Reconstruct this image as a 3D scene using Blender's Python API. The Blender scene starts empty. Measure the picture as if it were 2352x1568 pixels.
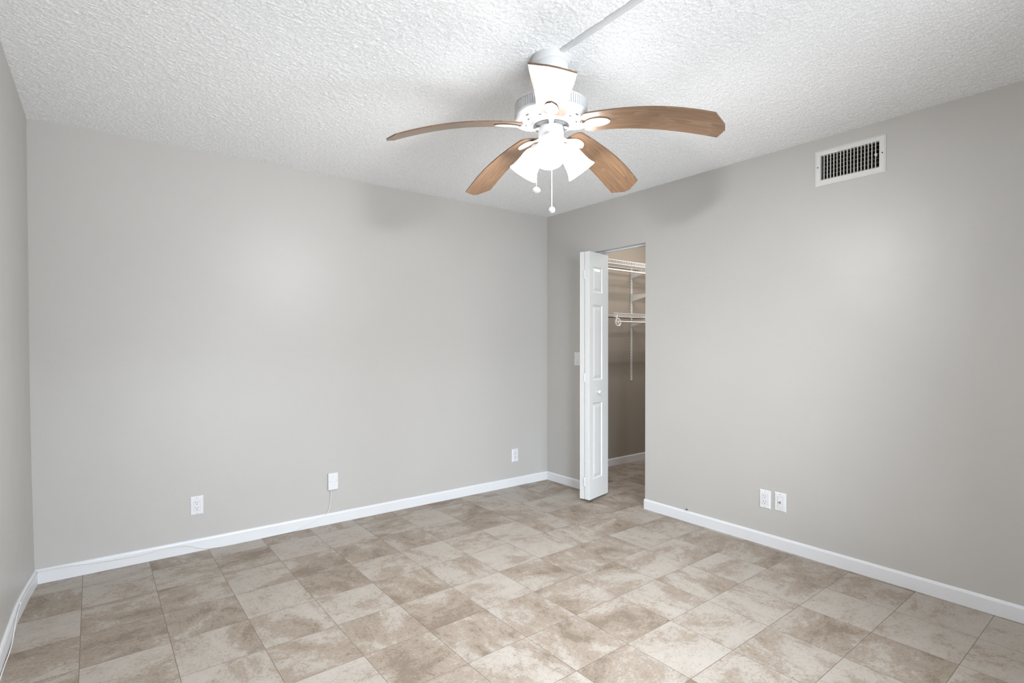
import bpy, bmesh, math, random
from mathutils import Vector, Matrix
random.seed(7)
PI = math.pi
sc = bpy.context.scene
COL = sc.collection

# ------------------------------------------------------------------ camera
F_PX, SHIFT_PX = 1223.70, 22.39
YAW, PIT, ROL = 0.65429, -0.01284, -0.00128
CAM = Vector((-3.28486, -3.74322, 1.25852))
Fv = Vector((math.sin(YAW) * math.cos(PIT), math.cos(YAW) * math.cos(PIT), math.sin(PIT)))
R0 = Vector((math.cos(YAW), -math.sin(YAW), 0))
U0 = R0.cross(Fv)
Rv = R0 * math.cos(ROL) + U0 * math.sin(ROL)
Uv = -R0 * math.sin(ROL) + U0 * math.cos(ROL)
cam_data = bpy.data.cameras.new('camera')
cam = bpy.data.objects.new('camera', cam_data)
COL.objects.link(cam)
cam.matrix_world = Matrix(((Rv.x, Uv.x, -Fv.x, CAM.x), (Rv.y, Uv.y, -Fv.y, CAM.y),
                           (Rv.z, Uv.z, -Fv.z, CAM.z), (0, 0, 0, 1)))
cam_data.sensor_width = 36.0
cam_data.lens = 36.0 * F_PX / 2352.0
cam_data.shift_y = SHIFT_PX / 2352.0
cam_data.clip_start = 0.02
sc.camera = cam

# ------------------------------------------------------------------ light
world = bpy.data.worlds.new('sky')
sc.world = world
world.use_nodes = True
bg = world.node_tree.nodes['Background']
bg.inputs['Color'].default_value = (0.62, 0.78, 1.0, 1)
bg.inputs['Strength'].default_value = 1.2

SHADE_L = 16.0          # radiance of the glowing lamp glasses

def area_light(name, loc, target, sx, sy, power, color):
    d = bpy.data.lights.new(name, 'AREA')
    d.shape = 'RECTANGLE'
    d.size, d.size_y = sx, sy
    d.energy = power
    d.color = color
    o = bpy.data.objects.new(name, d)
    COL.objects.link(o)
    o.location = loc
    o.rotation_euler = (Vector(target) - Vector(loc)).to_track_quat('-Z', 'Y').to_euler()
    return o

SKY_W, SIDE_W, CEIL_FILL_W, BULB_W, CLOSET_W = 820, 710, 400, 62, 15
# daylight entering through window_1: open sky above straight on; the lights after it are added fill
area_light('daylight_sky', (-2.1, -7.0, 3.3), (-1.9, -3.0, 0.6), 3.4, 1.8, SKY_W, (0.80, 0.90, 1.0))
area_light('side_fill', (-4.9, -6.9, 2.2), (-1.2, -2.6, 1.1), 2.2, 2.2, SIDE_W, (0.80, 0.90, 1.0))  # added from the left to brighten the right wall
area_light('closet_fill', (1.05, -0.85, 2.38), (1.05, 0.0, 0.9), 1.0, 0.15, CLOSET_W, (1.0, 0.95, 0.9))  # added fill without a fixture, lifts the dark closet shelves
area_light('ceiling_fill', (-2.1, -6.3, -0.10), (-1.9, -2.2, 2.44), 3.6, 2.0, CEIL_FILL_W, (0.90, 0.95, 1.0))  # added uplight outside the window to brighten the ceiling

sc.view_settings.view_transform = 'Standard'
sc.view_settings.look = 'None'
sc.view_settings.exposure = 0.0
sc.view_settings.gamma = 1.0
sc.view_settings.use_curve_mapping = False

# ------------------------------------------------------------------ helpers
def tag(o, label=None, cat=None, group=None, kind=None):
    if label: o['label'] = label
    if cat: o['category'] = cat
    if group: o['group'] = group
    if kind: o['kind'] = kind
    return o

def thing(name, label, cat, loc=(0, 0, 0), rot=(0, 0, 0), group=None):
    o = bpy.data.objects.new(name, None)
    o.empty_display_size = 0.05
    COL.objects.link(o)
    o.location = loc
    o.rotation_euler = rot
    return tag(o, label, cat, group)

def obj(name, bm, m, parent=None, smooth=False, loc=None, rot=None, angle=35):
    me = bpy.data.meshes.new(name)
    bmesh.ops.recalc_face_normals(bm, faces=bm.faces[:])
    if smooth:
        lim = math.radians(angle)
        for f in bm.faces: f.smooth = True
        for e in bm.edges:
            if len(e.link_faces) == 2 and e.calc_face_angle(0) > lim: e.smooth = False
    bm.to_mesh(me)
    bm.free()
    o = bpy.data.objects.new(name, me)
    COL.objects.link(o)
    if m: me.materials.append(m)
    if parent: o.parent = parent
    if loc: o.location = loc
    if rot: o.rotation_euler = rot
    return o

def BM(): return bmesh.new()

def add_box(bm, x0, x1, y0, y1, z0, z1, bev=0, seg=2):
    r = bmesh.ops.create_cube(bm, size=1.0)
    vs = r['verts']
    for v in vs:
        v.co = Vector(((x0 + x1) / 2 + v.co.x * (x1 - x0), (y0 + y1) / 2 + v.co.y * (y1 - y0), (z0 + z1) / 2 + v.co.z * (z1 - z0)))
    if bev > 0:
        es = list({e for v in vs for e in v.link_edges})
        bmesh.ops.bevel(bm, geom=es, offset=bev, segments=seg, affect='EDGES', profile=0.6)
    return bm

def add_lathe(bm, prof, n=48, M=None, cap=True):
    """prof: (radius, z) pairs revolved about z"""
    rings = []
    for r, z in prof:
        if r < 1e-6:
            rings.append([bm.verts.new((0, 0, z))])
        else:
            rings.append([bm.verts.new((r * math.cos(2 * PI * i / n), r * math.sin(2 * PI * i / n), z)) for i in range(n)])
    for a, b in zip(rings, rings[1:]):
        for i in range(n):
            j = (i + 1) % n
            if len(a) == 1 and len(b) == 1: continue
            if len(a) == 1: bm.faces.new((a[0], b[j], b[i]))
            elif len(b) == 1: bm.faces.new((a[i], a[j], b[0]))
            else: bm.faces.new((a[i], a[j], b[j], b[i]))
    if cap:
        for ring in (rings[0], rings[-1]):
            if len(ring) > 1: bm.faces.new(ring)
    if M:
        for ring in rings:
            for v in ring: v.co = M @ v.co
    return bm

def add_tube(bm, pts, rad, n=8, cap=True):
    pts = [Vector(p) for p in pts]
    rads = rad if isinstance(rad, (list, tuple)) else [rad] * len(pts)
    rings = []
    up = None
    for i, p in enumerate(pts):
        t = (pts[min(i + 1, len(pts) - 1)] - pts[max(i - 1, 0)]).normalized()
        if up is None:
            up = t.cross(Vector((0, 0, 1)))
            if up.length < 1e-3: up = t.cross(Vector((1, 0, 0)))
        up = (up - t * up.dot(t)).normalized()
        w = t.cross(up)
        rings.append([bm.verts.new(p + (up * math.cos(2 * PI * k / n) + w * math.sin(2 * PI * k / n)) * rads[i]) for k in range(n)])
    for a, b in zip(rings, rings[1:]):
        for i in range(n):
            j = (i + 1) % n
            bm.faces.new((a[i], a[j], b[j], b[i]))
    if cap:
        bm.faces.new(rings[0]); bm.faces.new(rings[-1])
    return bm

def smooth_path(pts, k=6):
    """Catmull-Rom through pts"""
    P = [Vector(p) for p in pts]
    out = []
    for i in range(len(P) - 1):
        a, b, c, d = P[max(i - 1, 0)], P[i], P[i + 1], P[min(i + 2, len(P) - 1)]
        for s in range(k):
            t = s / k
            out.append(0.5 * ((2 * b) + (c - a) * t + (2 * a - 5 * b + 4 * c - d) * t * t + (3 * b - a - 3 * c + d) * t ** 3))
    out.append(P[-1])
    return out

def wall_mesh(us, zs, holes, thick, put):
    """wall built from rectangular cells; holes = (u0,u1,z0,z1); put(u, z, d) -> world point, d = 0 front, 1 back"""
    us = sorted(set(us) | {h[0] for h in holes} | {h[1] for h in holes})
    zs = sorted(set(zs) | {h[2] for h in holes} | {h[3] for h in holes})
    def solid(i, j):
        if i < 0 or j < 0 or i >= len(us) - 1 or j >= len(zs) - 1: return False
        u, z = (us[i] + us[i + 1]) / 2, (zs[j] + zs[j + 1]) / 2
        return not any(h[0] < u < h[1] and h[2] < z < h[3] for h in holes)
    bm = BM()
    cache = {}
    def V(i, j, d):
        k = (i, j, d)
        if k not in cache: cache[k] = bm.verts.new(put(us[i], zs[j], d))
        return cache[k]
    for i in range(len(us) - 1):
        for j in range(len(zs) - 1):
            if not solid(i, j): continue
            for d in (0, 1): bm.faces.new((V(i, j, d), V(i + 1, j, d), V(i + 1, j + 1, d), V(i, j + 1, d)))
            for (a, b, c, e) in ((i - 1, j, (i, j), (i, j + 1)), (i + 1, j, (i + 1, j), (i + 1, j + 1)),
                                 (i, j - 1, (i, j), (i + 1, j)), (i, j + 1, (i, j + 1), (i + 1, j + 1))):
                if not solid(a, b):
                    bm.faces.new((V(*c, 0), V(*e, 0), V(*e, 1), V(*c, 1)))
    return bm

# ------------------------------------------------------------------ materials
def nmat(name):
    m = bpy.data.materials.new(name)
    m.use_nodes = True
    nt = m.node_tree
    b = nt.nodes['Principled BSDF']
    return m, nt, nt.nodes, nt.links, b

def mat(name, col, rough=0.5, metal=0.0, spec=0.5, bump=0.0, bscale=60.0, var=0.03, coat=0.0):
    m, nt, N, L, b = nmat(name)
    tc = N.new('ShaderNodeTexCoord')
    nz = N.new('ShaderNodeTexNoise')
    nz.inputs['Scale'].default_value = bscale
    nz.inputs['Detail'].default_value = 4
    L.new(tc.outputs['Object'], nz.inputs['Vector'])
    mix = N.new('ShaderNodeMix'); mix.data_type = 'RGBA'
    mix.inputs[6].default_value = (*[c * (1 - var) for c in col], 1)
    mix.inputs[7].default_value = (*[min(1, c * (1 + var)) for c in col], 1)
    L.new(nz.outputs['Fac'], mix.inputs[0])
    L.new(mix.outputs[2], b.inputs['Base Color'])
    b.inputs['Roughness'].default_value = rough
    b.inputs['Metallic'].default_value = metal
    b.inputs['Specular IOR Level'].default_value = spec
    if coat:
        b.inputs['Coat Weight'].default_value = coat
        b.inputs['Coat Roughness'].default_value = 0.15
    if bump:
        bp = N.new('ShaderNodeBump')
        bp.inputs['Strength'].default_value = bump
        bp.inputs['Distance'].default_value = 0.001
        L.new(nz.outputs['Fac'], bp.inputs['Height'])
        L.new(bp.outputs['Normal'], b.inputs['Normal'])
    return m

def emission_mat(name, col, strength):
    m, nt, N, L, b = nmat(name)
    b.inputs['Base Color'].default_value = (*col, 1)
    b.inputs['Emission Color'].default_value = (*col, 1)
    b.inputs['Emission Strength'].default_value = strength
    return m

def wall_paint(name, col, rough=0.41, spec=0.5):
    m, nt, N, L, b = nmat(name)
    g = N.new('ShaderNodeNewGeometry')
    n1 = N.new('ShaderNodeTexNoise'); n1.inputs['Scale'].default_value = 2.0; n1.inputs['Detail'].default_value = 5
    n2 = N.new('ShaderNodeTexNoise'); n2.inputs['Scale'].default_value = 130.0; n2.inputs['Detail'].default_value = 3
    n3 = N.new('ShaderNodeTexNoise'); n3.inputs['Scale'].default_value = 5.0; n3.inputs['Detail'].default_value = 2
    for n in (n1, n2, n3): L.new(g.outputs['Position'], n.inputs['Vector'])
    mix = N.new('ShaderNodeMix'); mix.data_type = 'RGBA'
    mix.inputs[6].default_value = (*[c * 0.975 for c in col], 1)
    mix.inputs[7].default_value = (*[c * 1.025 for c in col], 1)
    L.new(n1.outputs['Fac'], mix.inputs[0])
    L.new(mix.outputs[2], b.inputs['Base Color'])
    b.inputs['Roughness'].default_value = rough
    b.inputs['Specular IOR Level'].default_value = spec
    b1 = N.new('ShaderNodeBump'); b1.inputs['Strength'].default_value = 0.12; b1.inputs['Distance'].default_value = 0.002
    b2 = N.new('ShaderNodeBump'); b2.inputs['Strength'].default_value = 0.35; b2.inputs['Distance'].default_value = 0.012
    L.new(n2.outputs['Fac'], b1.inputs['Height'])
    L.new(n3.outputs['Fac'], b2.inputs['Height'])
    L.new(b2.outputs['Normal'], b1.inputs['Normal'])
    L.new(b1.outputs['Normal'], b.inputs['Normal'])
    return m

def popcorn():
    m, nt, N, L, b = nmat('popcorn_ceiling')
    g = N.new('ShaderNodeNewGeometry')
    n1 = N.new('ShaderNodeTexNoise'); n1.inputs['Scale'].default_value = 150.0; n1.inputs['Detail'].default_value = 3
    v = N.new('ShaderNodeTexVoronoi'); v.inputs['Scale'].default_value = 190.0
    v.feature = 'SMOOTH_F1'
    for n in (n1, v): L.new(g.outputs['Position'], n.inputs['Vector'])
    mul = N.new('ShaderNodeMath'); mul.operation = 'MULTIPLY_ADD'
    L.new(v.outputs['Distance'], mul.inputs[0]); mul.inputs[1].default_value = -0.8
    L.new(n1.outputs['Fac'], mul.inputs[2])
    rp = N.new('ShaderNodeValToRGB')  # hollows between nodules darkened in the colour to suggest their shade
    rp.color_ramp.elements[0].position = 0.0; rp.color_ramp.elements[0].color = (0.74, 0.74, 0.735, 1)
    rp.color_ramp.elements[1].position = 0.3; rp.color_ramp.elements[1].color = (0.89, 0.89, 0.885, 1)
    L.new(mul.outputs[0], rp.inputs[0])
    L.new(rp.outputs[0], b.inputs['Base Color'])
    bp = N.new('ShaderNodeBump'); bp.inputs['Strength'].default_value = 0.5; bp.inputs['Distance'].default_value = 0.002
    L.new(mul.outputs[0], bp.inputs['Height'])
    L.new(bp.outputs['Normal'], b.inputs['Normal'])
    b.inputs['Roughness'].default_value = 0.9
    b.inputs['Specular IOR Level'].default_value = 0.1
    return m

TS, TROT, TU, TV = 0.30131, 0.01326, -1.84425, -2.57759

def tile_floor():
    m, nt, N, L, b = nmat('travertine_tile')
    g = N.new('ShaderNodeNewGeometry')
    def vm(op, a=None, bb=None, av=None, bv=None):
        n = N.new('ShaderNodeVectorMath'); n.operation = op
        if a: L.new(a, n.inputs[0])
        if av: n.inputs[0].default_value = av
        if bb: L.new(bb, n.inputs[1])
        if bv: n.inputs[1].default_value = bv
        return n.outputs[0]
    def ma(op, a, bb=None, bv=0.0, cv=None):
        n = N.new('ShaderNodeMath'); n.operation = op
        if isinstance(a, float): n.inputs[0].default_value = a
        else: L.new(a, n.inputs[0])
        if bb is not None: L.new(bb, n.inputs[1])
        else: n.inputs[1].default_value = bv
        if cv is not None: n.inputs[2].default_value = cv
        return n.outputs[0]
    p = vm('SUBTRACT', g.outputs['Position'], bv=(TU, TV, 0))
    rot = N.new('ShaderNodeVectorRotate'); rot.rotation_type = 'Z_AXIS'
    L.new(p, rot.inputs['Vector']); rot.inputs['Angle'].default_value = -TROT
    uv = vm('MULTIPLY', rot.outputs[0], bv=(1 / TS, 1 / TS, 0))
    cell = vm('FLOOR', uv)
    fr = vm('SUBTRACT', uv, cell)
    wn = N.new('ShaderNodeTexWhiteNoise'); wn.noise_dimensions = '3D'
    L.new(cell, wn.inputs['Vector'])
    sp = N.new('ShaderNodeSeparateColor'); L.new(wn.outputs['Color'], sp.inputs[0])
    # texture coordinates private to each tile
    q = ma('MULTIPLY', ma('FLOOR', ma('MULTIPLY', sp.outputs[0], bv=4.0)), bv=PI / 2)
    loc = vm('SUBTRACT', fr, bv=(0.5, 0.5, 0))
    r2 = N.new('ShaderNodeVectorRotate'); r2.rotation_type = 'Z_AXIS'
    L.new(loc, r2.inputs['Vector']); L.new(q, r2.inputs['Angle'])
    st = vm('MULTIPLY', r2.outputs[0], bv=(0.8, 1.35, 1))
    off = vm('MULTIPLY', wn.outputs['Color'], bv=(41.0, 53.0, 67.0))
    tc = vm('ADD', st, off)
    tc_iso = vm('ADD', vm('MULTIPLY', r2.outputs[0], bv=(1.0, 1.12, 1)), off)
    def noise(scale, det, ro, dist=0.0, co=None):
        n = N.new('ShaderNodeTexNoise')
        n.inputs['Scale'].default_value = scale; n.inputs['Detail'].default_value = det
        n.inputs['Roughness'].default_value = ro; n.inputs['Distortion'].default_value = dist
        L.new(co or tc, n.inputs['Vector'])
        return n.outputs['Fac']
    big = noise(1.15, 9, 0.62, 0.55)
    mid = noise(5.5, 7, 0.72, 0.9, tc_iso)
    fine = noise(30.0, 5, 0.65, 0.5, tc_iso)
    bias = ma('MULTIPLY_ADD', sp.outputs[1], bv=0.20, cv=-0.10)
    h = ma('ADD', ma('ADD', big, ma('MULTIPLY_ADD', mid, bv=0.46, cv=-0.23)), ma('MULTIPLY_ADD', fine, bv=0.36, cv=-0.18))
    h = ma('ADD', h, bias)
    rp = N.new('ShaderNodeValToRGB')
    cr = rp.color_ramp
    cr.elements[0].position = 0.30; cr.elements[0].color = (0.205, 0.160, 0.120, 1)
    cr.elements[1].position = 0.70; cr.elements[1].color = (0.408, 0.366, 0.320, 1)
    for pos, c in ((0.40, (0.290, 0.235, 0.185, 1)), (0.475, (0.305, 0.252, 0.203, 1)), (0.515, (0.360, 0.313, 0.264, 1)), (0.58, (0.385, 0.341, 0.293, 1))):
        e = cr.elements.new(pos); e.color = c
    L.new(h, rp.inputs[0])
    # thin veins and pits
    vein = noise(3.2, 5, 0.55, 1.6)
    va = ma('ABSOLUTE', ma('SUBTRACT', vein, bv=0.5))
    vr = N.new('ShaderNodeMapRange'); L.new(va, vr.inputs['Value'])
    vr.inputs['From Min'].default_value = 0.0; vr.inputs['From Max'].default_value = 0.022
    vr.inputs['To Min'].default_value = 0.90; vr.inputs['To Max'].default_value = 1.0
    pit = N.new('ShaderNodeMapRange'); L.new(fine, pit.inputs['Value'])
    pit.inputs['From Min'].default_value = 0.30; pit.inputs['From Max'].default_value = 0.42
    pit.inputs['To Min'].default_value = 0.62; pit.inputs['To Max'].default_value = 1.0
    dk = ma('MULTIPLY', vr.outputs[0], pit.outputs[0])
    mx = N.new('ShaderNodeMix'); mx.data_type = 'RGBA'; mx.blend_type = 'MULTIPLY'; mx.inputs[0].default_value = 1.0
    L.new(rp.outputs[0], mx.inputs[6]); L.new(dk, mx.inputs[7])
    # joints
    sx = N.new('ShaderNodeSeparateXYZ'); L.new(fr, sx.inputs[0])
    def edge(o):
        return ma('MINIMUM', o, ma('SUBTRACT', 1.0, o))
    ed = ma('MINIMUM', edge(sx.outputs[0]), edge(sx.outputs[1]))
    jr = N.new('ShaderNodeMapRange'); L.new(ed, jr.inputs['Value'])
    jr.inputs['From Min'].default_value = 0.0026; jr.inputs['From Max'].default_value = 0.0050
    jm = N.new('ShaderNodeMix'); jm.data_type = 'RGBA'
    jm.inputs[6].default_value = (0.16, 0.125, 0.10, 1)
    L.new(jr.outputs[0], jm.inputs[0]); L.new(mx.outputs[2], jm.inputs[7])
    L.new(jm.outputs[2], b.inputs['Base Color'])
    b.inputs['Roughness'].default_value = 0.5
    b.inputs['Specular IOR Level'].default_value = 0.35
    bp = N.new('ShaderNodeBump'); bp.inputs['Strength'].default_value = 0.5; bp.inputs['Distance'].default_value = 0.0015
    hh = ma('ADD', jr.outputs[0], ma('MULTIPLY', fine, bv=0.25))
    L.new(hh, bp.inputs['Height']); L.new(bp.outputs['Normal'], b.inputs['Normal'])
    return m

def wood():
    m, nt, N, L, b = nmat('oak_blade')
    tc = N.new('ShaderNodeTexCoord')
    oi = N.new('ShaderNodeObjectInfo')
    mp = N.new('ShaderNodeVectorMath'); mp.operation = 'MULTIPLY'; mp.inputs[1].default_value = (1.0, 9.0, 1.0)
    L.new(tc.outputs['Object'], mp.inputs[0])
    ad = N.new('ShaderNodeVectorMath'); ad.operation = 'ADD'
    cm = N.new('ShaderNodeCombineXYZ')
    mu = N.new('ShaderNodeMath'); mu.operation = 'MULTIPLY'; mu.inputs[1].default_value = 23.0
    L.new(oi.outputs['Random'], mu.inputs[0])
    L.new(mu.outputs[0], cm.inputs[2])
    L.new(mp.outputs[0], ad.inputs[0]); L.new(cm.outputs[0], ad.inputs[1])
    n0 = N.new('ShaderNodeTexNoise'); n0.inputs['Scale'].default_value = 1.7; n0.inputs['Detail'].default_value = 1.5
    L.new(ad.outputs[0], n0.inputs['Vector'])
    mm = N.new('ShaderNodeMath'); mm.operation = 'MULTIPLY'; mm.inputs[1].default_value = 14.0
    L.new(n0.outputs['Fac'], mm.inputs[0])
    fc = N.new('ShaderNodeMath'); fc.operation = 'FRACT'
    L.new(mm.outputs[0], fc.inputs[0])
    n2 = N.new('ShaderNodeTexNoise'); n2.inputs['Scale'].default_value = 14.0; n2.inputs['Detail'].default_value = 4
    L.new(ad.outputs[0], n2.inputs['Vector'])
    rp = N.new('ShaderNodeValToRGB')
    rp.color_ramp.elements[0].color = (0.175, 0.098, 0.053, 1)
    rp.color_ramp.elements[1].color = (0.260, 0.157, 0.087, 1)
    e = rp.color_ramp.elements.new(0.8); e.color = (0.218, 0.126, 0.069, 1)
    L.new(fc.outputs[0], rp.inputs[0])
    mx = N.new('ShaderNodeMix'); mx.data_type = 'RGBA'; mx.blend_type = 'MULTIPLY'; mx.inputs[0].default_value = 0.45
    L.new(rp.outputs[0], mx.inputs[6]); L.new(n2.outputs['Fac'], mx.inputs[7])
    L.new(mx.outputs[2], b.inputs['Base Color'])
    b.inputs['Roughness'].default_value = 0.45
    b.inputs['Coat Weight'].default_value = 0.5
    b.inputs['Coat Roughness'].default_value = 0.22
    return m

M_WALL = wall_paint('greige_wall_paint', (0.487, 0.472, 0.445))
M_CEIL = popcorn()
M_FLOOR = tile_floor()
M_TRIM = mat('white_trim_paint', (0.71, 0.715, 0.725), 0.38, bump=0.2, bscale=90)
M_DOOR = mat('white_door_paint', (0.67, 0.665, 0.65), 0.42, bump=0.15, bscale=120)
M_PLASTIC = mat('white_plastic', (0.73, 0.73, 0.74), 0.35, bscale=40)
M_SLOT = mat('dark_slot', (0.03, 0.03, 0.03), 0.7)
M_GREY = mat('shadow_grey_plastic', (0.13, 0.13, 0.13), 0.6)
M_FAN = mat('white_enamel', (0.62, 0.62, 0.62), 0.32, bscale=30)
M_WOOD = wood()
M_GLASS = emission_mat('glowing_frosted_glass', (0.98, 0.985, 1.0), SHADE_L)
M_BULB = emission_mat('glowing_bulb', (0.98, 0.985, 1.0), SHADE_L * 1.5)
M_VENT = mat('ivory_enamel_steel', (0.66, 0.655, 0.63), 0.4)
M_DUCT = mat('dark_duct_metal', (0.018, 0.016, 0.012), 0.8, metal=0.3)
M_DAMP = mat('tan_damper_steel', (0.20, 0.175, 0.125), 0.6, metal=0.4, var=0.3)  # tan tone stands in for glints on the rear louvers
M_WIRE = mat('white_vinyl_wire', (0.78, 0.77, 0.74), 0.4)
M_CABLE = mat('off_white_cable', (0.72, 0.71, 0.68), 0.45)
M_STEEL = mat('nickel_connector', (0.45, 0.45, 0.46), 0.3, metal=0.9)
M_SCREW = mat('painted_screw', (0.42, 0.42, 0.43), 0.4, metal=0.3)
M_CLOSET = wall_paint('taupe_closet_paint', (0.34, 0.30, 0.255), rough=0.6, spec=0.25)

# ------------------------------------------------------------------ setting
H = 2.44
XL = -3.592           # left wall
YB = -4.30            # back wall behind the camera
WT = 0.11             # wall thickness
DOOR_Y0, DOOR_Y1, DOOR_Z = -1.134, -0.56, 2.034
CX1, CY0 = 1.95, -1.9  # closet extents
XJ = CX1 + WT

def struct(name, bm, m, **k):
    return tag(obj(name, bm, m, **k), kind='structure')

bm = BM(); add_box(bm, XL - WT, XJ, YB - WT, WT, -0.12, 0.0); struct('floor', bm, M_FLOOR)
def popcorn_ceiling():
    """flat slab with a sprayed popcorn skin of real nodules over the room"""
    import numpy as np
    rng = np.random.default_rng(5)
    step = 0.0044
    xs = np.arange(XL - 0.03, 0.012, step); ys = np.arange(-3.75, 0.012, step)
    nx, ny = len(xs), len(ys)
    def layer(cell, seed_pow):
        gx, gy = int((xs[-1] - xs[0]) / cell) + 4, int((ys[-1] - ys[0]) / cell) + 4
        g = rng.random((gx, gy)) ** seed_pow
        fx = (xs - xs[0]) / cell; fy = (ys - ys[0]) / cell
        ix, iy = fx.astype(int), fy.astype(int)
        tx, ty = fx - ix, fy - iy
        tx, ty = tx * tx * (3 - 2 * tx), ty * ty * (3 - 2 * ty)
        a = g[np.ix_(ix, iy)]; b2 = g[np.ix_(ix + 1, iy)]; c = g[np.ix_(ix, iy + 1)]; d = g[np.ix_(ix + 1, iy + 1)]
        TX, TY = tx[:, None], ty[None, :]
        return (a * (1 - TX) + b2 * TX) * (1 - TY) + (c * (1 - TX) + d * TX) * TY
    h = 0.0027 * layer(0.0088, 2.4) + 0.0018 * layer(0.0061, 2.0) + 0.0010 * layer(0.027, 1.0)
    X, Y = np.meshgrid(xs, ys, indexing='ij')
    X = X + rng.normal(0, step * 0.12, X.shape); Y = Y + rng.normal(0, step * 0.12, Y.shape)
    co = np.stack([X, Y, H + 0.001 - h], -1).reshape(-1, 3)
    idx = np.arange(nx * ny).reshape(nx, ny)
    q = np.stack([idx[:-1, :-1], idx[:-1, 1:], idx[1:, 1:], idx[1:, :-1]], -1).reshape(-1, 4)
    x0, x1, y0, y1 = XL - WT, XJ, YB - WT, WT
    n0 = len(co)
    box = np.array([(x, y, z) for z in (H + 0.0015, H + 0.12) for x, y in ((x0, y0), (x1, y0), (x1, y1), (x0, y1))])
    bq = np.array([(0, 3, 2, 1), (4, 5, 6, 7), (0, 1, 5, 4), (1, 2, 6, 5), (2, 3, 7, 6), (3, 0, 4, 7)]) + n0
    co = np.concatenate([co, box]); q = np.concatenate([q, bq])
    me = bpy.data.meshes.new('ceiling')
    me.vertices.add(len(co)); me.vertices.foreach_set('co', co.astype('f').ravel())
    me.loops.add(q.size); me.loops.foreach_set('vertex_index', q.astype('i').ravel())
    me.polygons.add(len(q)); me.polygons.foreach_set('loop_start', np.arange(0, q.size, 4, dtype='i'))
    sm = np.ones(len(q), bool); sm[-6:] = False
    me.polygons.foreach_set('use_smooth', sm)
    me.update(calc_edges=True); me.validate()
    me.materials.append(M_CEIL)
    o = bpy.data.objects.new('ceiling', me); COL.objects.link(o)
    return tag(o, kind='structure')
popcorn_ceiling()
struct('wall_far', wall_mesh([XL, 0.0], [0, H], [], WT, lambda u, z, d: (u, d * WT, z)), M_WALL)
BOW = [(YB - WT, -0.031), (-0.95, -0.031), (-0.475, -0.026), (-0.20, -0.008), (0.0, 0.011), (WT, 0.011)]
def bow(y, z):
    """old plaster: the left wall bows in and out a couple of centimetres near the floor"""
    for (a, u0), (c, u1) in zip(BOW, BOW[1:]):
        if a <= y <= c: q = u0 + (u1 - u0) * (y - a) / (c - a)
    return q * max(0.0, 1 - z / 1.0) ** 1.5
struct('wall_left', wall_mesh([q[0] for q in BOW], [0, 0.08, 0.3, 0.55, 1.0, H], [], WT, lambda u, z, d: (XL + bow(u, z) - d * WT, u, z)), M_WALL)
VENT_HOLE = (-2.674, -2.384, 2.201, 2.339)
struct('wall_right', wall_mesh([YB, WT], [0, H], [(DOOR_Y0, DOOR_Y1, 0.0, DOOR_Z), VENT_HOLE], WT,
                               lambda u, z, d: (d * WT, u, z)), M_WALL)
WIN = (-3.10, -1.10, 0.12, 2.06)
struct('wall_back', wall_mesh([XL, WT], [0, H], [WIN], WT, lambda u, z, d: (u, YB - d * WT, z)), M_WALL)
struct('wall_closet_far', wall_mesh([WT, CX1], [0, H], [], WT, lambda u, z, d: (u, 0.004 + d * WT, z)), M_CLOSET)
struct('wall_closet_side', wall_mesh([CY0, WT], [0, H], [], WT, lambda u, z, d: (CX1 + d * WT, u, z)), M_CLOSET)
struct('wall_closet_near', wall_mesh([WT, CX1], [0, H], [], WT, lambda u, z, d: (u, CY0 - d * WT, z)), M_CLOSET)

# sliding window behind the camera that lets the daylight in
M_PANE, nt, N, L, b = nmat('window_glass')
tr = N.new('ShaderNodeBsdfTransparent'); gl = N.new('ShaderNodeBsdfGlossy'); gl.inputs['Roughness'].default_value = 0.02
fr_ = N.new('ShaderNodeFresnel'); fr_.inputs['IOR'].default_value = 1.45
ms = N.new('ShaderNodeMixShader')
L.new(fr_.outputs[0], ms.inputs[0]); L.new(tr.outputs[0], ms.inputs[1]); L.new(gl.outputs[0], ms.inputs[2])
L.new(ms.outputs[0], N['Material Output'].inputs['Surface'])
win = thing('window_1', None, None, ((WIN[0] + WIN[1]) / 2, YB - 0.06, WIN[2])); tag(win, kind='structure')
wx, wz = (WIN[1] - WIN[0]) / 2, WIN[3] - WIN[2]
bm = BM()
add_box(bm, -wx, wx, -0.04, 0.04, 0, 0.045); add_box(bm, -wx, wx, -0.04, 0.04, wz - 0.045, wz)
for xx in (-wx, wx - 0.045): add_box(bm, xx, xx + 0.045, -0.04, 0.04, 0.045, wz - 0.045)
add_box(bm, -0.03, 0.03, -0.03, 0.03, 0.045, wz - 0.045)
obj('window_frame', bm, M_TRIM, win)
bm = BM()
for s in (-1, 1):
    a, c = sorted((s * 0.03, s * (wx - 0.045)))
    add_box(bm, a, c, -0.003, 0.003, 0.045, wz - 0.045)
obj('glass_panes', bm, M_PANE, win)

# baseboards: rounded-top profile, 75 mm
HB, TB = 0.0752, 0.013
def baseboard(name, pts_run, m=M_TRIM):
    """pts_run: list of (point, inward normal) polyline on the wall face"""
    prof = [(0, 0), (TB, 0), (TB, HB - 0.012), (TB - 0.003, HB - 0.004), (TB - 0.008, HB), (0, HB)]
    bm = BM()
    rings = []
    for p, n in pts_run:
        rings.append([bm.verts.new((p[0] + n[0] * d, p[1] + n[1] * d, z)) for d, z in prof])
    k = len(prof)
    for a, b2 in zip(rings, rings[1:]):
        for i in range(k):
            j = (i + 1) % k
            bm.faces.new((a[i], a[j], b2[j], b2[i]))
    bm.faces.new(rings[0]); bm.faces.new(rings[-1])
    return struct(name, bm, m)

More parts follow.
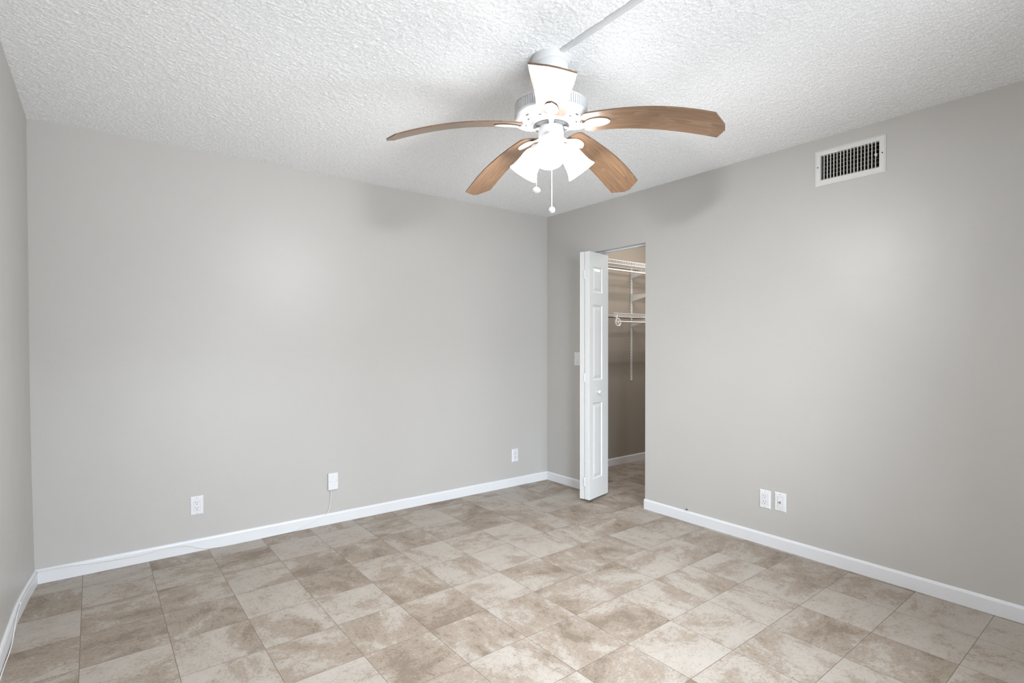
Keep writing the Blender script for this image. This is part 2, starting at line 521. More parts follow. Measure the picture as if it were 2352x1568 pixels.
baseboard('baseboard_far', [((XL, 0), (0, -1)), ((0, 0), (0, -1))])
baseboard('baseboard_left', [((XL + bow(y, 0.03), y), (1, 0)) for y in (YB, -0.95, -0.7, -0.475, -0.33, -0.20, -0.1, -TB)])
baseboard('baseboard_right_corner', [((0, -TB), (-1, 0)), ((0, DOOR_Y1), (-1, 0))])
# the board wraps round the corner of the opening with a small radius
run = [((0, YB), (-1, 0))]
for k in range(7):
    a = PI / 2 * k / 6
    run.append(((0.004 - 0.004 * math.cos(a), DOOR_Y0 - 0.004 + 0.004 * math.sin(a)), (-math.cos(a), math.sin(a))))
run.append(((0.012, DOOR_Y0), (0, 1)))
baseboard('baseboard_right', run)
baseboard('baseboard_closet', [((WT, 0.004), (0, -1)), ((CX1, 0.004), (0, -1))])

# ------------------------------------------------------------------ bifold closet door
PW, PT = 0.297, 0.043           # leaf width, thickness
DZ0, DH = 0.022, 1.972
door = thing('door_1', None, None, (0.05, -0.60, 0)); tag(door, kind='structure')
bm = BM()
add_box(bm, 0.0, 0.004, 0, DOOR_Y1 - DOOR_Y0, 0.0, 0.012)
add_box(bm, 0.026, 0.03, 0, DOOR_Y1 - DOOR_Y0, 0.0, 0.012)
add_box(bm, 0.0, 0.03, 0, DOOR_Y1 - DOOR_Y0, 0.010, 0.014)
obj('door_track', bm, M_TRIM, door, loc=(-0.015, DOOR_Y0 + 0.60, DOOR_Z - 0.014))

def leaf_mesh(side):
    """leaf in local space: x 0..PW from the folded nose, face at y=0 looking to -y (side=1), body to y=PT"""
    bm = BM()
    panels = [(0.115, 0.320), (0.420, 1.022), (1.205, 1.815)]
    px0, px1 = 0.052, 0.200
    xs = [0, px0, px1, PW]
    zs = [0] + sorted([DH - b_ for a_, b_ in panels] + [DH - a_ for a_, b_ in panels]) + [DH]
    holes = {(1, 2 * i + 1) for i in range(3)}
    V = {}
    def v(x, y, z):
        k = (round(x, 5), round(y, 5), round(z, 5))
        if k not in V: V[k] = bm.verts.new((x, y, z))
        return V[k]
    for i in range(3):
        for j in range(len(zs) - 1):
            x0, x1, z0, z1 = xs[i], xs[i + 1], zs[j], zs[j + 1]
            if (i, j) in holes:
                # moulded raised panel: groove down, then bevel up to a field
                steps = [(0.0, 0.0), (0.006, 0.007), (0.014, 0.008), (0.036, 0.002), (0.038, 0.002)]
                loops = [[v(x0 + d, h_, z0 + d), v(x1 - d, h_, z0 + d), v(x1 - d, h_, z1 - d), v(x0 + d, h_, z1 - d)] for d, h_ in steps]
                for a, c in zip(loops, loops[1:]):
                    for k in range(4):
                        bm.faces.new((a[k], a[(k + 1) % 4], c[(k + 1) % 4], c[k]))
                bm.faces.new(loops[-1])
            else:
                bm.faces.new((v(x0, 0, z0), v(x1, 0, z0), v(x1, 0, z1), v(x0, 0, z1)))
    # body
    r = 0.004
    bk = [v(0, PT, 0), v(PW, PT, 0), v(PW, PT, DH), v(0, PT, DH)]
    bm.faces.new(bk)
    bot = [v(x, 0, 0) for x in xs]; top = [v(x, 0, DH) for x in xs]
    bm.faces.new(bot + [bk[1], bk[0]])
    bm.faces.new(top + [bk[2], bk[3]])
    bm.faces.new([v(0, 0, z) for z in zs] + [bk[3], bk[0]])
    bm.faces.new([v(PW, 0, z) for z in zs] + [bk[2], bk[1]])
    if side < 0:
        for w in bm.verts: w.co.y = -w.co.y
    bmesh.ops.recalc_face_normals(bm, faces=bm.faces[:])
    es = [e for e in bm.edges if len(e.link_faces) == 2 and e.calc_face_angle(0) > 1.2 and
          all(min(abs(w.co.x), abs(w.co.x - PW)) < 1e-4 for w in e.verts)]
    bmesh.ops.bevel(bm, geom=es, offset=0.003, segments=2, affect='EDGES')
    return bm

def lp(x, y): return (x - 0.05, y + 0.60)
ANG = math.atan2(0.064, 0.29)
NOSE = (-0.240, -0.776)
pan = obj('door_panel', leaf_mesh(1), M_DOOR, door, loc=(*lp(*NOSE), DZ0), rot=(0, 0, ANG))
d2 = (-math.sin(ANG), math.cos(ANG))
nose2 = (NOSE[0] + d2[0] * (2 * PT + 0.004), NOSE[1] + d2[1] * (2 * PT + 0.004))
pan2 = obj('door_panel', leaf_mesh(-1), M_DOOR, door, loc=(*lp(*nose2), DZ0), rot=(0, 0, ANG + 0.03))
bm = BM()
add_lathe(bm, [(0.0, 0.030), (0.010, 0.029), (0.0155, 0.023), (0.0165, 0.017), (0.013, 0.011), (0.007, 0.007), (0.0075, 0.002), (0.011, 0.0)], 24,
          Matrix.Rotation(PI / 2, 4, 'X'))
obj('door_knob', bm, M_DOOR, pan, smooth=True, loc=(0.128, 0.0, DH - 1.120))
for zz in (0.14, 0.97, 1.79):
    bm = BM()
    for k in range(3):
        add_lathe(bm, [(0.0035, -0.011), (0.0042, -0.010), (0.0042, 0.010), (0.0035, 0.011)], 10, Matrix.Translation((-0.003, PT + 0.002, k * 0.023 - 0.023)))
    add_box(bm, -0.001, 0.0005, PT - 0.005, PT + 0.008, -0.035, 0.035)
    obj('hinge', bm, M_DOOR, pan, smooth=True, loc=(0, 0, zz))
bm = BM()
add_lathe(bm, [(0.004, 0), (0.004, 0.03), (0.009, 0.032), (0.009, 0.042), (0.004, 0.043)], 14)
obj('guide_pin', bm, M_STEEL, pan, smooth=True, loc=(PW - 0.02, PT / 2, DH))

# ------------------------------------------------------------------ ceiling fan
FX, FY = -1.8065, -2.083
def P(x, y, z): return (x - FX, y - FY, z - H)
fan = thing('ceiling_fan', 'white five-blade ceiling fan with oak blades and three glowing bell lamps', 'ceiling fan', (FX, FY, H))
A0 = math.atan2(-0.7507, -0.6606)          # front blade points at the camera
bm = BM()
add_lathe(bm, [(0.079, 0.0), (0.080, -0.004), (0.080, -0.022), (0.077, -0.028), (0.071, -0.031), (0.071, -0.062), (0.067, -0.074), (0.055, -0.081), (0.030, -0.084), (0.0, -0.084)], 64)
obj('canopy', bm, M_FAN, fan, smooth=True)
bm = BM()
add_lathe(bm, [(0.02, -0.083), (0.02, -0.135), (0.034, -0.137), (0.036, -0.165), (0.0, -0.166)], 32)
obj('downrod', bm, M_FAN, fan, smooth=True)
def z_(z): return z - H
bm = BM()
add_lathe(bm, [(0.0, z_(2.292)), (0.05, z_(2.290)), (0.085, z_(2.280)), (0.125, z_(2.262)), (0.145, z_(2.249)), (0.150, z_(2.245)), (0.150, z_(2.241)),
               (0.1465, z_(2.240)), (0.1465, z_(2.203)), (0.151, z_(2.202)), (0.1515, z_(2.196)), (0.148, z_(2.190)), (0.138, z_(2.186)),
               (0.112, z_(2.174)), (0.095, z_(2.169)), (0.083, z_(2.168)), (0.080, z_(2.160)), (0.0, z_(2.160))], 80)
motor = obj('motor_housing', bm, M_FAN, fan, smooth=True, angle=40)
bm = BM()
NF = 84
for k in range(NF):
    a = 2 * PI * k / NF
    M4 = Matrix.Rotation(a, 4, 'Z')
    b0 = len(bm.verts)
    add_box(bm, 0.1455, 0.1497, -0.0029, 0.0029, z_(2.2035), z_(2.2395))
    bm.verts.ensure_lookup_table()
    for v in bm.verts[b0:]: v.co = M4 @ v.co
obj('cooling_fins', bm, M_FAN, motor)
for k in range(10):
    for (rr, da, w) in ((0.122, 0.10, 0.030), (0.104, 0.16, 0.022)):
        a0 = A0 + 2 * PI * (k + 0.5) / 10 + (0.05 if rr > 0.11 else -0.12)
        zc = z_(2.174) + (rr - 0.112) * (0.46 if rr > 0.112 else 0.3) - 0.0004
        bm = BM()
        add_tube(bm, [(rr * math.cos(a0 + t * w / rr / 1.6), rr * math.sin(a0 + t * w / rr / 1.6), zc) for t in (-0.5, -0.25, 0, 0.25, 0.5)],
                 [0.0012, 0.0025, 0.003, 0.0025, 0.0012], 8)
        obj('cooling_slot', bm, M_GREY, motor, smooth=True)
# flywheel ring with the dark gap round it
bm = BM()
add_lathe(bm, [(0.074, z_(2.1605)), (0.074, z_(2.156)), (0.056, z_(2.152)), (0.056, z_(2.1605))], 48, cap=False)
obj('flywheel', bm, M_GREY, fan, smooth=True)

# blades
def z_blade(r):
    s = max(0.0, r - 0.185)
    return 2.155 - 0.0145 * s - 0.3728 * s * s
PITCH = math.tan(math.radians(13))
R_TIP = 0.672
def half_w(r):
    if r < 0.165: t = (r - 0.135) / 0.03; return 0.030 + 0.027 * math.sqrt(max(0, 1 - (1 - t) ** 2))
    if r < 0.56: t = (r - 0.165) / 0.395; return 0.057 + 0.0155 * (t * t * (3 - 2 * t))
    if r <= 0.642: return 0.0725
    t = (r - 0.642) / (R_TIP - 0.642); return 0.0725 - 0.058 * t
rs = [0.135, 0.137, 0.141, 0.147, 0.155, 0.165] + [0.19 + 0.0247 * i for i in range(18)] + [0.642, 0.650, 0.658, R_TIP]
def blade_bm():
    bm = BM()
    top, botm = [], []
    n = 8
    for r in rs:
        w = half_w(r)
        rowt, rowb = [], []
        for k in range(n + 1):
            y = -w + 2 * w * k / n
            z = z_blade(r) - PITCH * y
            rowt.append(bm.verts.new((r, y, z - H + 0.003)))
            rowb.append(bm.verts.new((r, y, z - H - 0.003)))
        top.append(rowt); botm.append(rowb)
    for rows in (top, botm):
        for a, c in zip(rows, rows[1:]):
            for k in range(n): bm.faces.new((a[k], a[k + 1], c[k + 1], c[k]))
    ring_t = [r[0] for r in top] + top[-1][1:] + [r[-1] for r in reversed(top[:-1])] + list(reversed(top[0][1:-1]))
    ring_b = [r[0] for r in botm] + botm[-1][1:] + [r[-1] for r in reversed(botm[:-1])] + list(reversed(botm[0][1:-1]))
    for i in range(len(ring_t)):
        j = (i + 1) % len(ring_t)
        bm.faces.new((ring_t[i], ring_t[j], ring_b[j], ring_b[i]))
    return bm
def iron_bm():
    """bracket arm from the flywheel out to an oval plate under the blade"""
    bm = BM()
    rings = []
    for i in range(25):
        t = i / 24
        r = 0.060 + 0.188 * t
        if r < 0.140:
            q = (r - 0.060) / 0.080
            w = 0.0145 - 0.006 * math.sin(PI * min(1, q * 1.1)); th = 0.008
        else:
            q = (r - 0.140) / 0.108
            w = max(0.0012, 0.0265 * math.sqrt(max(0, 1 - ((q - 0.5) / 0.5) ** 2)) if q > 0.06 else 0.0118)
            th = 0.006
        zb = z_blade(r) - 0.0035
        zi = 2.150 if r < 0.075 else (2.150 + (zb - 2.150) * min(1, (r - 0.075) / 0.06) - 0.010 * math.sin(PI * min(1, (r - 0.06) / 0.09)))
        pit = PITCH * min(1, max(0, (r - 0.08) / 0.05))
        ring = []
        for k in range(12):
            a = 2 * PI * k / 12
            y = w * math.cos(a)
            z = zi - pit * y - th * 0.5 + th * 0.5 * math.sin(a)
            ring.append(bm.verts.new((r, y, z - H)))
        rings.append(ring)
    for a, c in zip(rings, rings[1:]):
        for k in range(12): bm.faces.new((a[k], a[(k + 1) % 12], c[(k + 1) % 12], c[k]))
    bm.faces.new(rings[0]); bm.faces.new(rings[-1])
    return bm
bl = obj('blade', blade_bm(), M_WOOD, fan, smooth=True, rot=(0, 0, A0), angle=50)
ir = obj('blade_iron', iron_bm(), M_FAN, fan, smooth=True, rot=(0, 0, A0), angle=60)
tag(bl, 'honey oak fan blade with clipped corners'); tag(ir, 'white blade bracket with oval plate')
for k in range(1, 5):
    for o in (bl, ir):
        c = o.copy(); COL.objects.link(c); c.parent = fan
        c.rotation_euler = (0, (0, 0.006, 0.024, 0.034, 0.022)[k], A0 + 2 * PI * k / 5)   # each blade sags a little differently

# light kit
bm = BM()
add_lathe(bm, [(0.050, z_(2.158)), (0.0525, z_(2.155)), (0.0525, z_(2.092)), (0.050, z_(2.088)), (0.058, z_(2.084)), (0.058, z_(2.066)),
               (0.050, z_(2.050)), (0.030, z_(2.038)), (0.012, z_(2.034)), (0.010, z_(2.024)), (0.0, z_(2.020))], 48)
kit = obj('light_fitter', bm, M_FAN, fan, smooth=True)
TAU = math.radians(40)
LA0 = A0 + math.radians(-4)
shade_prof = [(0.0235, 0.0), (0.030, 0.006), (0.0375, 0.018), (0.0425, 0.034), (0.0455, 0.052), (0.0485, 0.070), (0.0525, 0.086), (0.0575, 0.099), (0.0635, 0.110), (0.0640, 0.112)]
for k in range(3):
    a = LA0 + 2 * PI * k / 3
    rad = Vector((math.cos(a), math.sin(a), 0))
    ax = rad * math.sin(TAU) + Vector((0, 0, -math.cos(TAU)))
    neck = rad * 0.073 + Vector((0, 0, z_(2.076)))
    rotm = ax.to_track_quat('Z', 'Y').to_matrix().to_4x4()
    bm = BM()
    add_tube(bm, smooth_path([rad * 0.046 + Vector((0, 0, z_(2.078))), rad * 0.054 + Vector((0, 0, z_(2.084))), neck - ax * 0.020, neck - ax * 0.004], 4), 0.009, 12)
    add_lathe(bm, [(0.012, -0.022), (0.0245, -0.018), (0.027, -0.010), (0.027, 0.005), (0.024, 0.006)], 28, Matrix.Translation(neck) @ rotm)
    arm = obj('lamp_arm', bm, M_FAN, fan, smooth=True)
    bm = BM()
    inner = [(r - 0.0022, z) for r, z in reversed(shade_prof)]
    add_lathe(bm, shade_prof + inner, 40, cap=False)
    sh = obj('lamp_shade', bm, M_GLASS, fan, smooth=True, loc=neck, rot=rotm.to_euler())
    bm = BM()
    add_lathe(bm, [(0.012, 0.004), (0.013, 0.025), (0.019, 0.042), (0.023, 0.058), (0.021, 0.072), (0.012, 0.083), (0.0, 0.086)], 20)
    obj('bulb', bm, M_BULB, sh, smooth=True)
    ld = bpy.data.lights.new('lamp_light', 'POINT')
    ld.energy = BULB_W
    ld.color = (0.98, 0.98, 1.0)
    ld.shadow_soft_size = 0.04
    lo = bpy.data.objects.new('lamp_light', ld)
    COL.objects.link(lo)
    lo.location = Vector((FX, FY, H)) + neck + ax * 0.078

# pull chains
def chain(dx, dy, z0, z1, knob_prof, tilt, label):
    bm = BM()
    n = int((z0 - z1) / 0.0042)
    for i in range(n):
        r = bmesh.ops.create_icosphere(bm, subdivisions=1, radius=0.0019)
        for v in r['verts']: v.co += Vector((dx, dy, z0 - H - (i + 0.5) * (z0 - z1) / n))
    add_tube(bm, [(dx, dy, z0 - H), (dx, dy, z1 - H)], 0.0006, 6)
    ch = tag(obj('pull_chain', bm, M_FAN, fan, smooth=True), label)
    bm = BM()
    add_lathe(bm, knob_prof, 24)
    obj('pull_knob', bm, M_FAN, ch, smooth=True, loc=(dx, dy, z1 - H), rot=tilt)
lat = Vector((Rv.x, Rv.y)); fwd = Vector((Fv.x, Fv.y)).normalized()
c1 = lat * -0.060 + fwd * 0.0
c2 = lat * -0.001 + fwd * -0.058
disc = [(0.0, 0.002), (0.004, 0.001), (0.010, -0.002), (0.0155, -0.008), (0.0165, -0.013), (0.0145, -0.019), (0.008, -0.0235), (0.0, -0.0245)]
chain(c1.x, c1.y, 2.07, 1.909, disc, (0, 0, 0), 'shorter beaded pull chain with round knob')
coin = [(0.0, 0.002), (0.003, 0.001), (0.009, -0.003), (0.0125, -0.010), (0.0125, -0.016), (0.009, -0.022), (0.0, -0.024)]
chain(c2.x, c2.y, 2.07, 1.813, coin, (0.25, -0.35, 0), 'longer beaded pull chain with tilted knob')

# surface raceway feeding the fan across the ceiling
bm = BM()
p0, p1 = Vector((-1.816, -2.160)), Vector((-1.842, -3.55))
u = (p1 - p0).normalized(); w = Vector((-u.y, u.x))
prof = [(-0.0135, 0.0), (-0.0135, -0.006), (-0.0085, -0.0125), (0.0085, -0.0125), (0.0135, -0.006), (0.0135, 0.0)]
ra = [bm.verts.new((*(p0 + w * a), H + c)) for a, c in prof]
rb = [bm.verts.new((*(p1 + w * a), H + c)) for a, c in prof]
for i in range(6):
    j = (i + 1) % 6
    bm.faces.new((ra[i], ra[j], rb[j], rb[i]))
bm.faces.new(ra); bm.faces.new(rb)
tag(obj('cable_raceway', bm, M_FAN), 'straight white cable raceway on the ceiling leading to the fan canopy', 'cable cover')

# ------------------------------------------------------------------ air vent on the right wall
vy0, vy1, vz0, vz1 = -2.7065, -2.3525, 2.167, 2.369
vent = thing('air_vent', 'white metal air register with dark slats high on the right wall', 'vent', (0, (vy0 + vy1) / 2, (vz0 + vz1) / 2))
vw, vh = (vy1 - vy0) / 2, (vz1 - vz0) / 2
ow, oh = 0.1452, 0.0692
def ringframe(bm, w, h, ow_, oh_, d0, d1, lip):
    """stepped picture frame facing -x"""
    def loop(a, c, x): return [bm.verts.new((x, -a, -c)), bm.verts.new((x, a, -c)), bm.verts.new((x, a, c)), bm.verts.new((x, -a, c))]
    loops = [loop(w, h, 0), loop(w, h, -d0), loop(w - lip, h - lip, -d1), loop(ow_ + 0.004, oh_ + 0.004, -d1), loop(ow_, oh_, -d1 + 0.003), loop(ow_, oh_, 0.02)]
    for a, c in zip(loops, loops[1:]):
        for k in range(4): bm.faces.new((a[k], a[(k + 1) % 4], c[(k + 1) % 4], c[k]))
bm = BM(); ringframe(bm, vw, vh, ow, oh, 0.003, 0.008, 0.010)
obj('frame', bm, M_VENT, vent)
bm = BM()
NS = 16
for k in range(NS):
    yy = -ow + (2 * ow) * (k + 1) / (NS + 1)
    b0 = len(bm.verts)
    add_box(bm, -0.007, 0.004, yy - 0.0015, yy + 0.0015, -oh, oh)
obj('front_slats', bm, M_VENT, vent)
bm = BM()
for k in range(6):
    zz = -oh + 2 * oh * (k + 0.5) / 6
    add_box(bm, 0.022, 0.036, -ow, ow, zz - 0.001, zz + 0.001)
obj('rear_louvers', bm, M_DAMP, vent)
bm = BM()
x1 = 0.30
v = [bm.verts.new(c) for c in ((0.019, -ow, -oh), (0.019, ow, -oh), (0.019, ow, oh), (0.019, -ow, oh), (x1, -ow, -oh), (x1, ow, -oh), (x1, ow, oh), (x1, -ow, oh))]
for f in ((0, 1, 5, 4), (1, 2, 6, 5), (2, 3, 7, 6), (3, 0, 4, 7), (4, 5, 6, 7)): bm.faces.new([v[i] for i in f])
obj('duct', bm, M_DUCT, vent)
bm = BM()
add_box(bm, -0.020, -0.004, -0.0045, 0.0045, -0.007, 0.008, 0.002)
obj('damper_lever', bm, M_VENT, vent, loc=(0, -ow + 0.012, -0.004))
for s, zz in ((-1, 0.002), (1, 0.006)):
    bm = BM(); add_lathe(bm, [(0.0, 0.002), (0.002, 0.0018), (0.0036, 0.0)], 14, Matrix.Rotation(-PI / 2, 4, 'Y'))
    obj('screw', bm, M_SLOT, vent, smooth=True, loc=(-0.008, s * 0.1605, zz))

# ------------------------------------------------------------------ plates on the walls
# local frame of a plate: x right, z up, -y towards the viewer; turned to sit on its wall
ROT_A, ROT_B = (0, 0, 0), (0, 0, -PI / 2)
def plate(parent, w=0.070, h=0.115, d=0.006, window=None, m=None):
    bm = BM()
    def loop(a, c, y): return [bm.verts.new((-a, y, -c)), bm.verts.new((a, y, -c)), bm.verts.new((a, y, c)), bm.verts.new((-a, y, c))]
    loops = [loop(w / 2, h / 2, 0), loop(w / 2, h / 2, -d * 0.35), loop(w / 2 - 0.003, h / 2 - 0.003, -d * 0.85), loop(w / 2 - 0.007, h / 2 - 0.007, -d)]
    if window:
        a, c = window
        loops += [loop(a, c, -d), loop(a, c, -d + 0.003)]
    for p, q in zip(loops, loops[1:]):
        for k in range(4): bm.faces.new((p[k], p[(k + 1) % 4], q[(k + 1) % 4], q[k]))
    bm.faces.new(loops[-1])
    return obj('cover_plate', bm, m or M_PLASTIC, parent)
def screw(parent, x, z, d=0.006):
    bm = BM(); add_lathe(bm, [(0.0, 0.0012), (0.0018, 0.0010), (0.0028, 0.0)], 14, Matrix.Rotation(PI / 2, 4, 'X'))
    add_box(bm, -0.0026, 0.0026, -0.0017, -0.0009, -0.0004, 0.0004)
    return obj('screw', bm, M_SCREW, parent, smooth=True, loc=(x, -d, z))
def receptacle(t):
    plate(t, window=(0.0175, 0.0345))
    bm = BM()
    add_box(bm, -0.0165, 0.0165, -0.0065, -0.0028, -0.0335, 0.0335, 0.001)
    rc = obj('receptacle', bm, M_PLASTIC, t)
    bm = BM()
    for zc in (0.0165, -0.0165):
        add_box(bm, -0.0074, -0.0050, -0.0069, -0.006, zc + 0.000, zc + 0.0085)
        add_box(bm, 0.0050, 0.0074, -0.0069, -0.006, zc + 0.001, zc + 0.0075)
        add_lathe(bm, [(0.0, 0.0069), (0.0026, 0.0069), (0.0026, 0.006)], 12, Matrix.Translation((0, 0, zc - 0.0075)) @ Matrix.Rotation(PI / 2, 4, 'X'))
    obj('socket_holes', bm, M_SLOT, rc)
    screw(t, 0, 0.0475); screw(t, 0, -0.0475)
def copy_tree(src, loc, rot, label):
    r = src.copy(); COL.objects.link(r); r.location = loc; r.rotation_euler = rot; r['label'] = label
    for ch in src.children:
        c = ch.copy(); COL.objects.link(c); c.parent = r
        for g2 in ch.children:
            d = g2.copy(); COL.objects.link(d); d.parent = c
    return r
out1 = thing('wall_outlet', 'white duplex outlet low on the far wall, nearest the left corner', 'outlet', (-2.8405, 0, 0.279), ROT_A, 'duplex outlets')
receptacle(out1)
copy_tree(out1, (-0.3825, 0, 0.2715), ROT_A, 'white duplex outlet low on the far wall, close to the closet corner')
copy_tree(out1, (0, -2.068, 0.2875), ROT_B, 'white duplex outlet on the right wall, left of the cable jack plate')

jack = thing('phone_jack', 'white wall plate with two side screws and a cord hanging from it', 'wall jack', (-2.011, 0, 0.2975), ROT_A)
bm = BM()
add_box(bm, -0.0345, 0.0345, -0.016, 0.0, -0.058, 0.058, 0.003)
obj('cover_plate', bm, M_PLASTIC, jack)
for s in (-1, 1): screw(jack, s * 0.0235, 0.003 + s * 0.001, 0.016)
bm = BM()
add_tube(bm, [(0.016 * math.cos(PI + PI * k / 12), -0.016, 0.002 + 0.016 * math.sin(PI + PI * k / 12)) for k in range(13)], 0.0007, 6)
obj('moulded_arc', bm, M_PLASTIC, jack, smooth=True)

coax = thing('coax_plate', 'white wall plate with a round coax connector, right of an outlet', 'wall jack', (0, -2.1625, 0.291), ROT_B)
plate(coax, window=(0.0175, 0.0345))
bm = BM(); add_box(bm, -0.0165, 0.0165, -0.0055, -0.0028, -0.0335, 0.0335, 0.0008); ins = obj('insert', bm, M_PLASTIC, coax)
bm = BM(); add_lathe(bm, [(0.0, 0.0145), (0.0022, 0.0145), (0.0024, 0.0150), (0.0045, 0.0150), (0.0045, 0.0075), (0.0065, 0.0070), (0.0065, 0.0040), (0.0, 0.0040)], 6 * 4, Matrix.Rotation(PI / 2, 4, 'X'))
obj('coax_connector', bm, M_STEEL, coax, smooth=True, loc=(0, 0, -0.0015))
screw(coax, 0, 0.0475); screw(coax, 0, -0.0475)

sw = thing('light_switch', 'white rocker light switch on the right wall beside the folded door', 'light switch', (0, -0.398, 1.1315), ROT_B)
plate(sw, window=(0.0175, 0.0345))
bm = BM()
vv = [bm.verts.new(c) for c in ((-0.016, -0.0028, -0.033), (0.016, -0.0028, -0.033), (0.016, -0.0028, 0.033), (-0.016, -0.0028, 0.033),
                                (-0.016, -0.0100, -0.031), (0.016, -0.0100, -0.031), (0.016, -0.0050, 0.033), (-0.016, -0.0050, 0.033))]
for f in ((0, 1, 5, 4), (1, 2, 6, 5), (2, 3, 7, 6), (3, 0, 4, 7), (4, 5, 6, 7), (0, 3, 2, 1)): bm.faces.new([vv[i] for i in f])
obj('rocker', bm, M_PLASTIC, sw)
screw(sw, 0, 0.0475); screw(sw, 0, -0.0475)

# coax stub poking out of the wall just above the baseboard
stub = thing('cable_stub', 'small metal coax cable end poking out just above the right baseboard', 'cable', (0, -1.517, 0.0905))
MX = Matrix.Rotation(-PI / 2, 4, 'Y')
bm = BM(); add_lathe(bm, [(0.0034, -0.006), (0.0034, 0.012)], 14, MX); obj('cable', bm, M_CABLE, stub, smooth=True)
bm = BM(); add_lathe(bm, [(0.0040, 0.010), (0.0056, 0.011), (0.0056, 0.024), (0.0042, 0.0245), (0.0042, 0.019), (0.0, 0.019)], 18, MX); obj('connector', bm, M_STEEL, stub, smooth=True)
bm = BM(); add_lathe(bm, [(0.0042, 0.0200), (0.0, 0.0200)], 14, MX, cap=False); add_lathe(bm, [(0.0009, 0.019), (0.0009, 0.028), (0.0, 0.028)], 8, MX); obj('core', bm, M_SLOT, stub, smooth=True)

# ------------------------------------------------------------------ phone cord from the jack along the baseboard
CAB = [(-2.026, -0.010, 0.245), (-2.027, -0.008, 0.200), (-2.031, -0.006, 0.150), (-2.036, -0.007, 0.115), (-2.058, -0.0155, 0.078),
       (-2.125, -0.0155, 0.052), (-2.225, -0.0155, 0.020), (-2.275, -0.017, 0.006), (-2.42, -0.018, 0.003), (-2.57, -0.020, 0.002),
       (-2.72, -0.020, 0.003), (-2.80, -0.0165, 0.012), (-2.85, -0.0155, 0.030), (-2.885, -0.0155, 0.047), (-2.93, -0.0155, 0.056),
       (-3.045, -0.0155, 0.060), (-3.07, -0.0155, 0.052), (-3.20, -0.0155, 0.049), (-3.32, -0.0155, 0.055), (-3.45, -0.0150, 0.066), (-3.570, -0.014, 0.072)]
def left_x(y): return XL + bow(y, 0.04) + TB + 0.0022
CAB[-1] = (-3.558, -0.0155, 0.067)
CAB += [(left_x(-0.03), -0.032, 0.066)] + [(left_x(y) + dx, y, z) for y, z, dx in ((-0.10, 0.064, 0), (-0.22, 0.066, 0.001), (-0.34, 0.069, 0), (-0.46, 0.066, 0.002),
        (-0.55, 0.050, 0.001), (-0.62, 0.024, 0.001), (-0.67, 0.006, 0.002), (-0.78, 0.003, 0.004), (-0.95, 0.003, 0.002), (-1.3, 0.003, 0.003))]
cord = thing('telephone_cable', 'thin white telephone cable running from the jack down along the far baseboard', 'cable', (-2.026, 0, 0.003))
bm = BM()
add_tube(bm, smooth_path([Vector(p) - Vector((-2.026, 0, 0.003)) for p in CAB], 6), 0.0023, 8)
obj('sheath', bm, M_CABLE, cord, smooth=True)
bm = BM(); add_box(bm, -0.004, 0.004, -0.005, 0.0015, -0.006, 0.006, 0.0015)
obj('cable_clip', bm, M_PLASTIC, cord, loc=(-3.055 + 2.026, -0.0135, 0.056))
bm = BM(); add_box(bm, -0.0015, 0.006, -0.005, 0.005, -0.007, 0.007, 0.0015)
obj('cable_clip', bm, M_PLASTIC, cord, loc=(left_x(-0.43) - 0.002 + 2.026, -0.43, 0.066))

# ------------------------------------------------------------------ closet fittings
YW = 0.004
def rail(name, x, z0, z1, label):
    t = thing(name, label, 'shelf standard', (x, YW, z0))
    bm = BM()
    add_box(bm, -0.0125, -0.0095, -0.012, 0, 0, z1 - z0); add_box(bm, 0.0095, 0.0125, -0.012, 0, 0, z1 - z0)
    add_box(bm, -0.0125, 0.0125, -0.003, 0, 0, z1 - z0)
    obj('rail', bm, M_WIRE, t)
    bm = BM()
    n = int((z1 - z0) / 0.032)
    for k in range(n):
        zz = 0.02 + k * 0.032
        for s in (-0.0055, 0.0025): add_box(bm, s, s + 0.003, -0.0036, -0.002, zz, zz + 0.014)
    obj('slots', bm, M_GREY, t)
rail('shelf_standard', 1.189, 0.872, 2.075, 'white slotted shelf rail fixed upright to the closet wall')

def bracket_bm(depth=0.29):
    bm = BM()
    for s in (-0.0035, 0.0020):
        v = [bm.verts.new((s + dx, y, zz)) for dx in (0, 0.0015) for y, zz in ((0.008, -0.075), (0.008, 0.0), (-depth, 0.0), (-depth, -0.014))]
        bm.faces.new(v[:4]); bm.faces.new(v[4:])
        for i in range(4): bm.faces.new((v[i], v[(i + 1) % 4], v[4 + (i + 1) % 4], v[4 + i]))
    add_box(bm, -0.005, 0.005, -depth, 0.008, 0.0, 0.0015)
    return bm
tag(obj('shelf_bracket', bracket_bm(), M_WIRE, loc=(1.189, YW - 0.012, 1.786)), 'white wedge bracket on the closet rail between the two wire shelves', 'bracket')

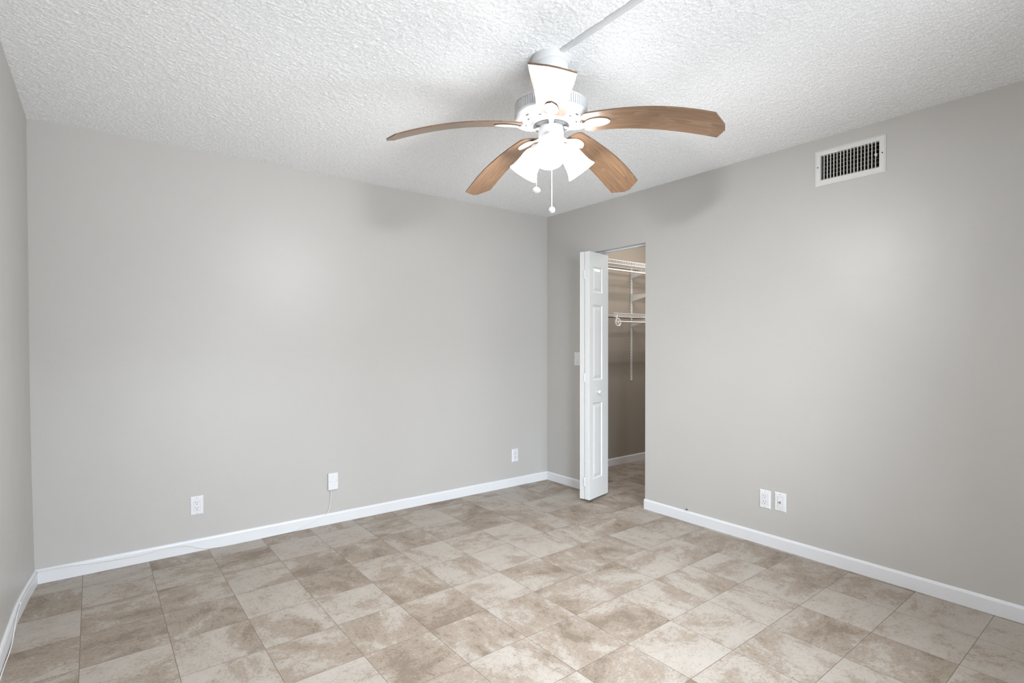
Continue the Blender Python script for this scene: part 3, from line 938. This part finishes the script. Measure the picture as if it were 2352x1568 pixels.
def wire_shelf(x0, x1, z, depth, label, hook):
    t = thing('wire_shelf', label, 'wire shelf', ((x0 + x1) / 2, YW - 0.026, z), group='closet wire shelves')
    cx = (x0 + x1) / 2
    a, b_ = x0 - cx, x1 - cx
    bm = BM()
    n = int((x1 - x0) / 0.0254)
    for i in range(n + 1):
        x = a + (b_ - a) * i / n
        add_tube(bm, [(x, 0.012, 0.0045), (x, -depth + 0.004, 0.0045), (x, -depth, 0.001), (x, -depth, -0.030)], 0.0022, 6)
    obj('cross_wires', bm, M_WIRE, t, smooth=True)
    bm = BM()
    for y, zz in ((0.010, 0.0), (-depth * 0.5, 0.0), (-depth, 0.004), (-depth, -0.030)):
        add_tube(bm, [(a, y, zz), (b_, y, zz)], 0.0032, 8)
    obj('long_wires', bm, M_WIRE, t, smooth=True)
    obj('support_bracket', bracket_bm(depth - 0.02), M_WIRE, t, loc=(1.189 - cx, 0.005, -0.032 if hook else -0.030))
    # hanging rod under the front edge
    rz = -0.088 if not hook else -0.075
    bm = BM()
    add_tube(bm, [(a + (0.05 if hook else 0), -depth + 0.004, rz), (b_, -depth + 0.004, rz)], 0.008, 12)
    rod = obj('hanging_rod', bm, M_WIRE, t, smooth=True)
    xs = [0.15, 0.62] if not hook else [0.45]
    for q in xs:
        bm = BM()
        x = a + (b_ - a) * q
        add_tube(bm, [(x - 0.06, -depth + 0.13, -0.003), (x - 0.05, -depth + 0.10, -0.006), (x, -depth + 0.012, rz + 0.006)], 0.003, 8)
        obj('rod_support', bm, M_WIRE, t, smooth=True)
    if hook:
        bm = BM()
        pts = [(a + 0.052, -depth + 0.004, -0.004)]
        for k in range(19):
            an = PI * 0.80 + 2 * PI * 0.90 * k / 18
            pts.append((a + 0.066 + 0.034 * math.cos(an), -depth + 0.004, rz - 0.008 + 0.034 * math.sin(an)))
        add_tube(bm, smooth_path(pts, 3), 0.0088, 10)
        add_lathe(bm, [(0.0, 0.006), (0.012, 0.006), (0.014, 0.0), (0.012, -0.006), (0.0, -0.006)], 6, Matrix.Translation((a + 0.066, -depth + 0.004, rz - 0.008)) @ Matrix.Rotation(PI / 2, 4, 'X'))
        obj('end_ring', bm, M_WIRE, t, smooth=True)
wire_shelf(0.16, CX1 - 0.02, 2.060, 0.272, 'upper white wire closet shelf with a hanging rod below', False)
wire_shelf(0.585, CX1 - 0.02, 1.552, 0.272, 'lower white wire closet shelf with a rod and curled end ring', True)
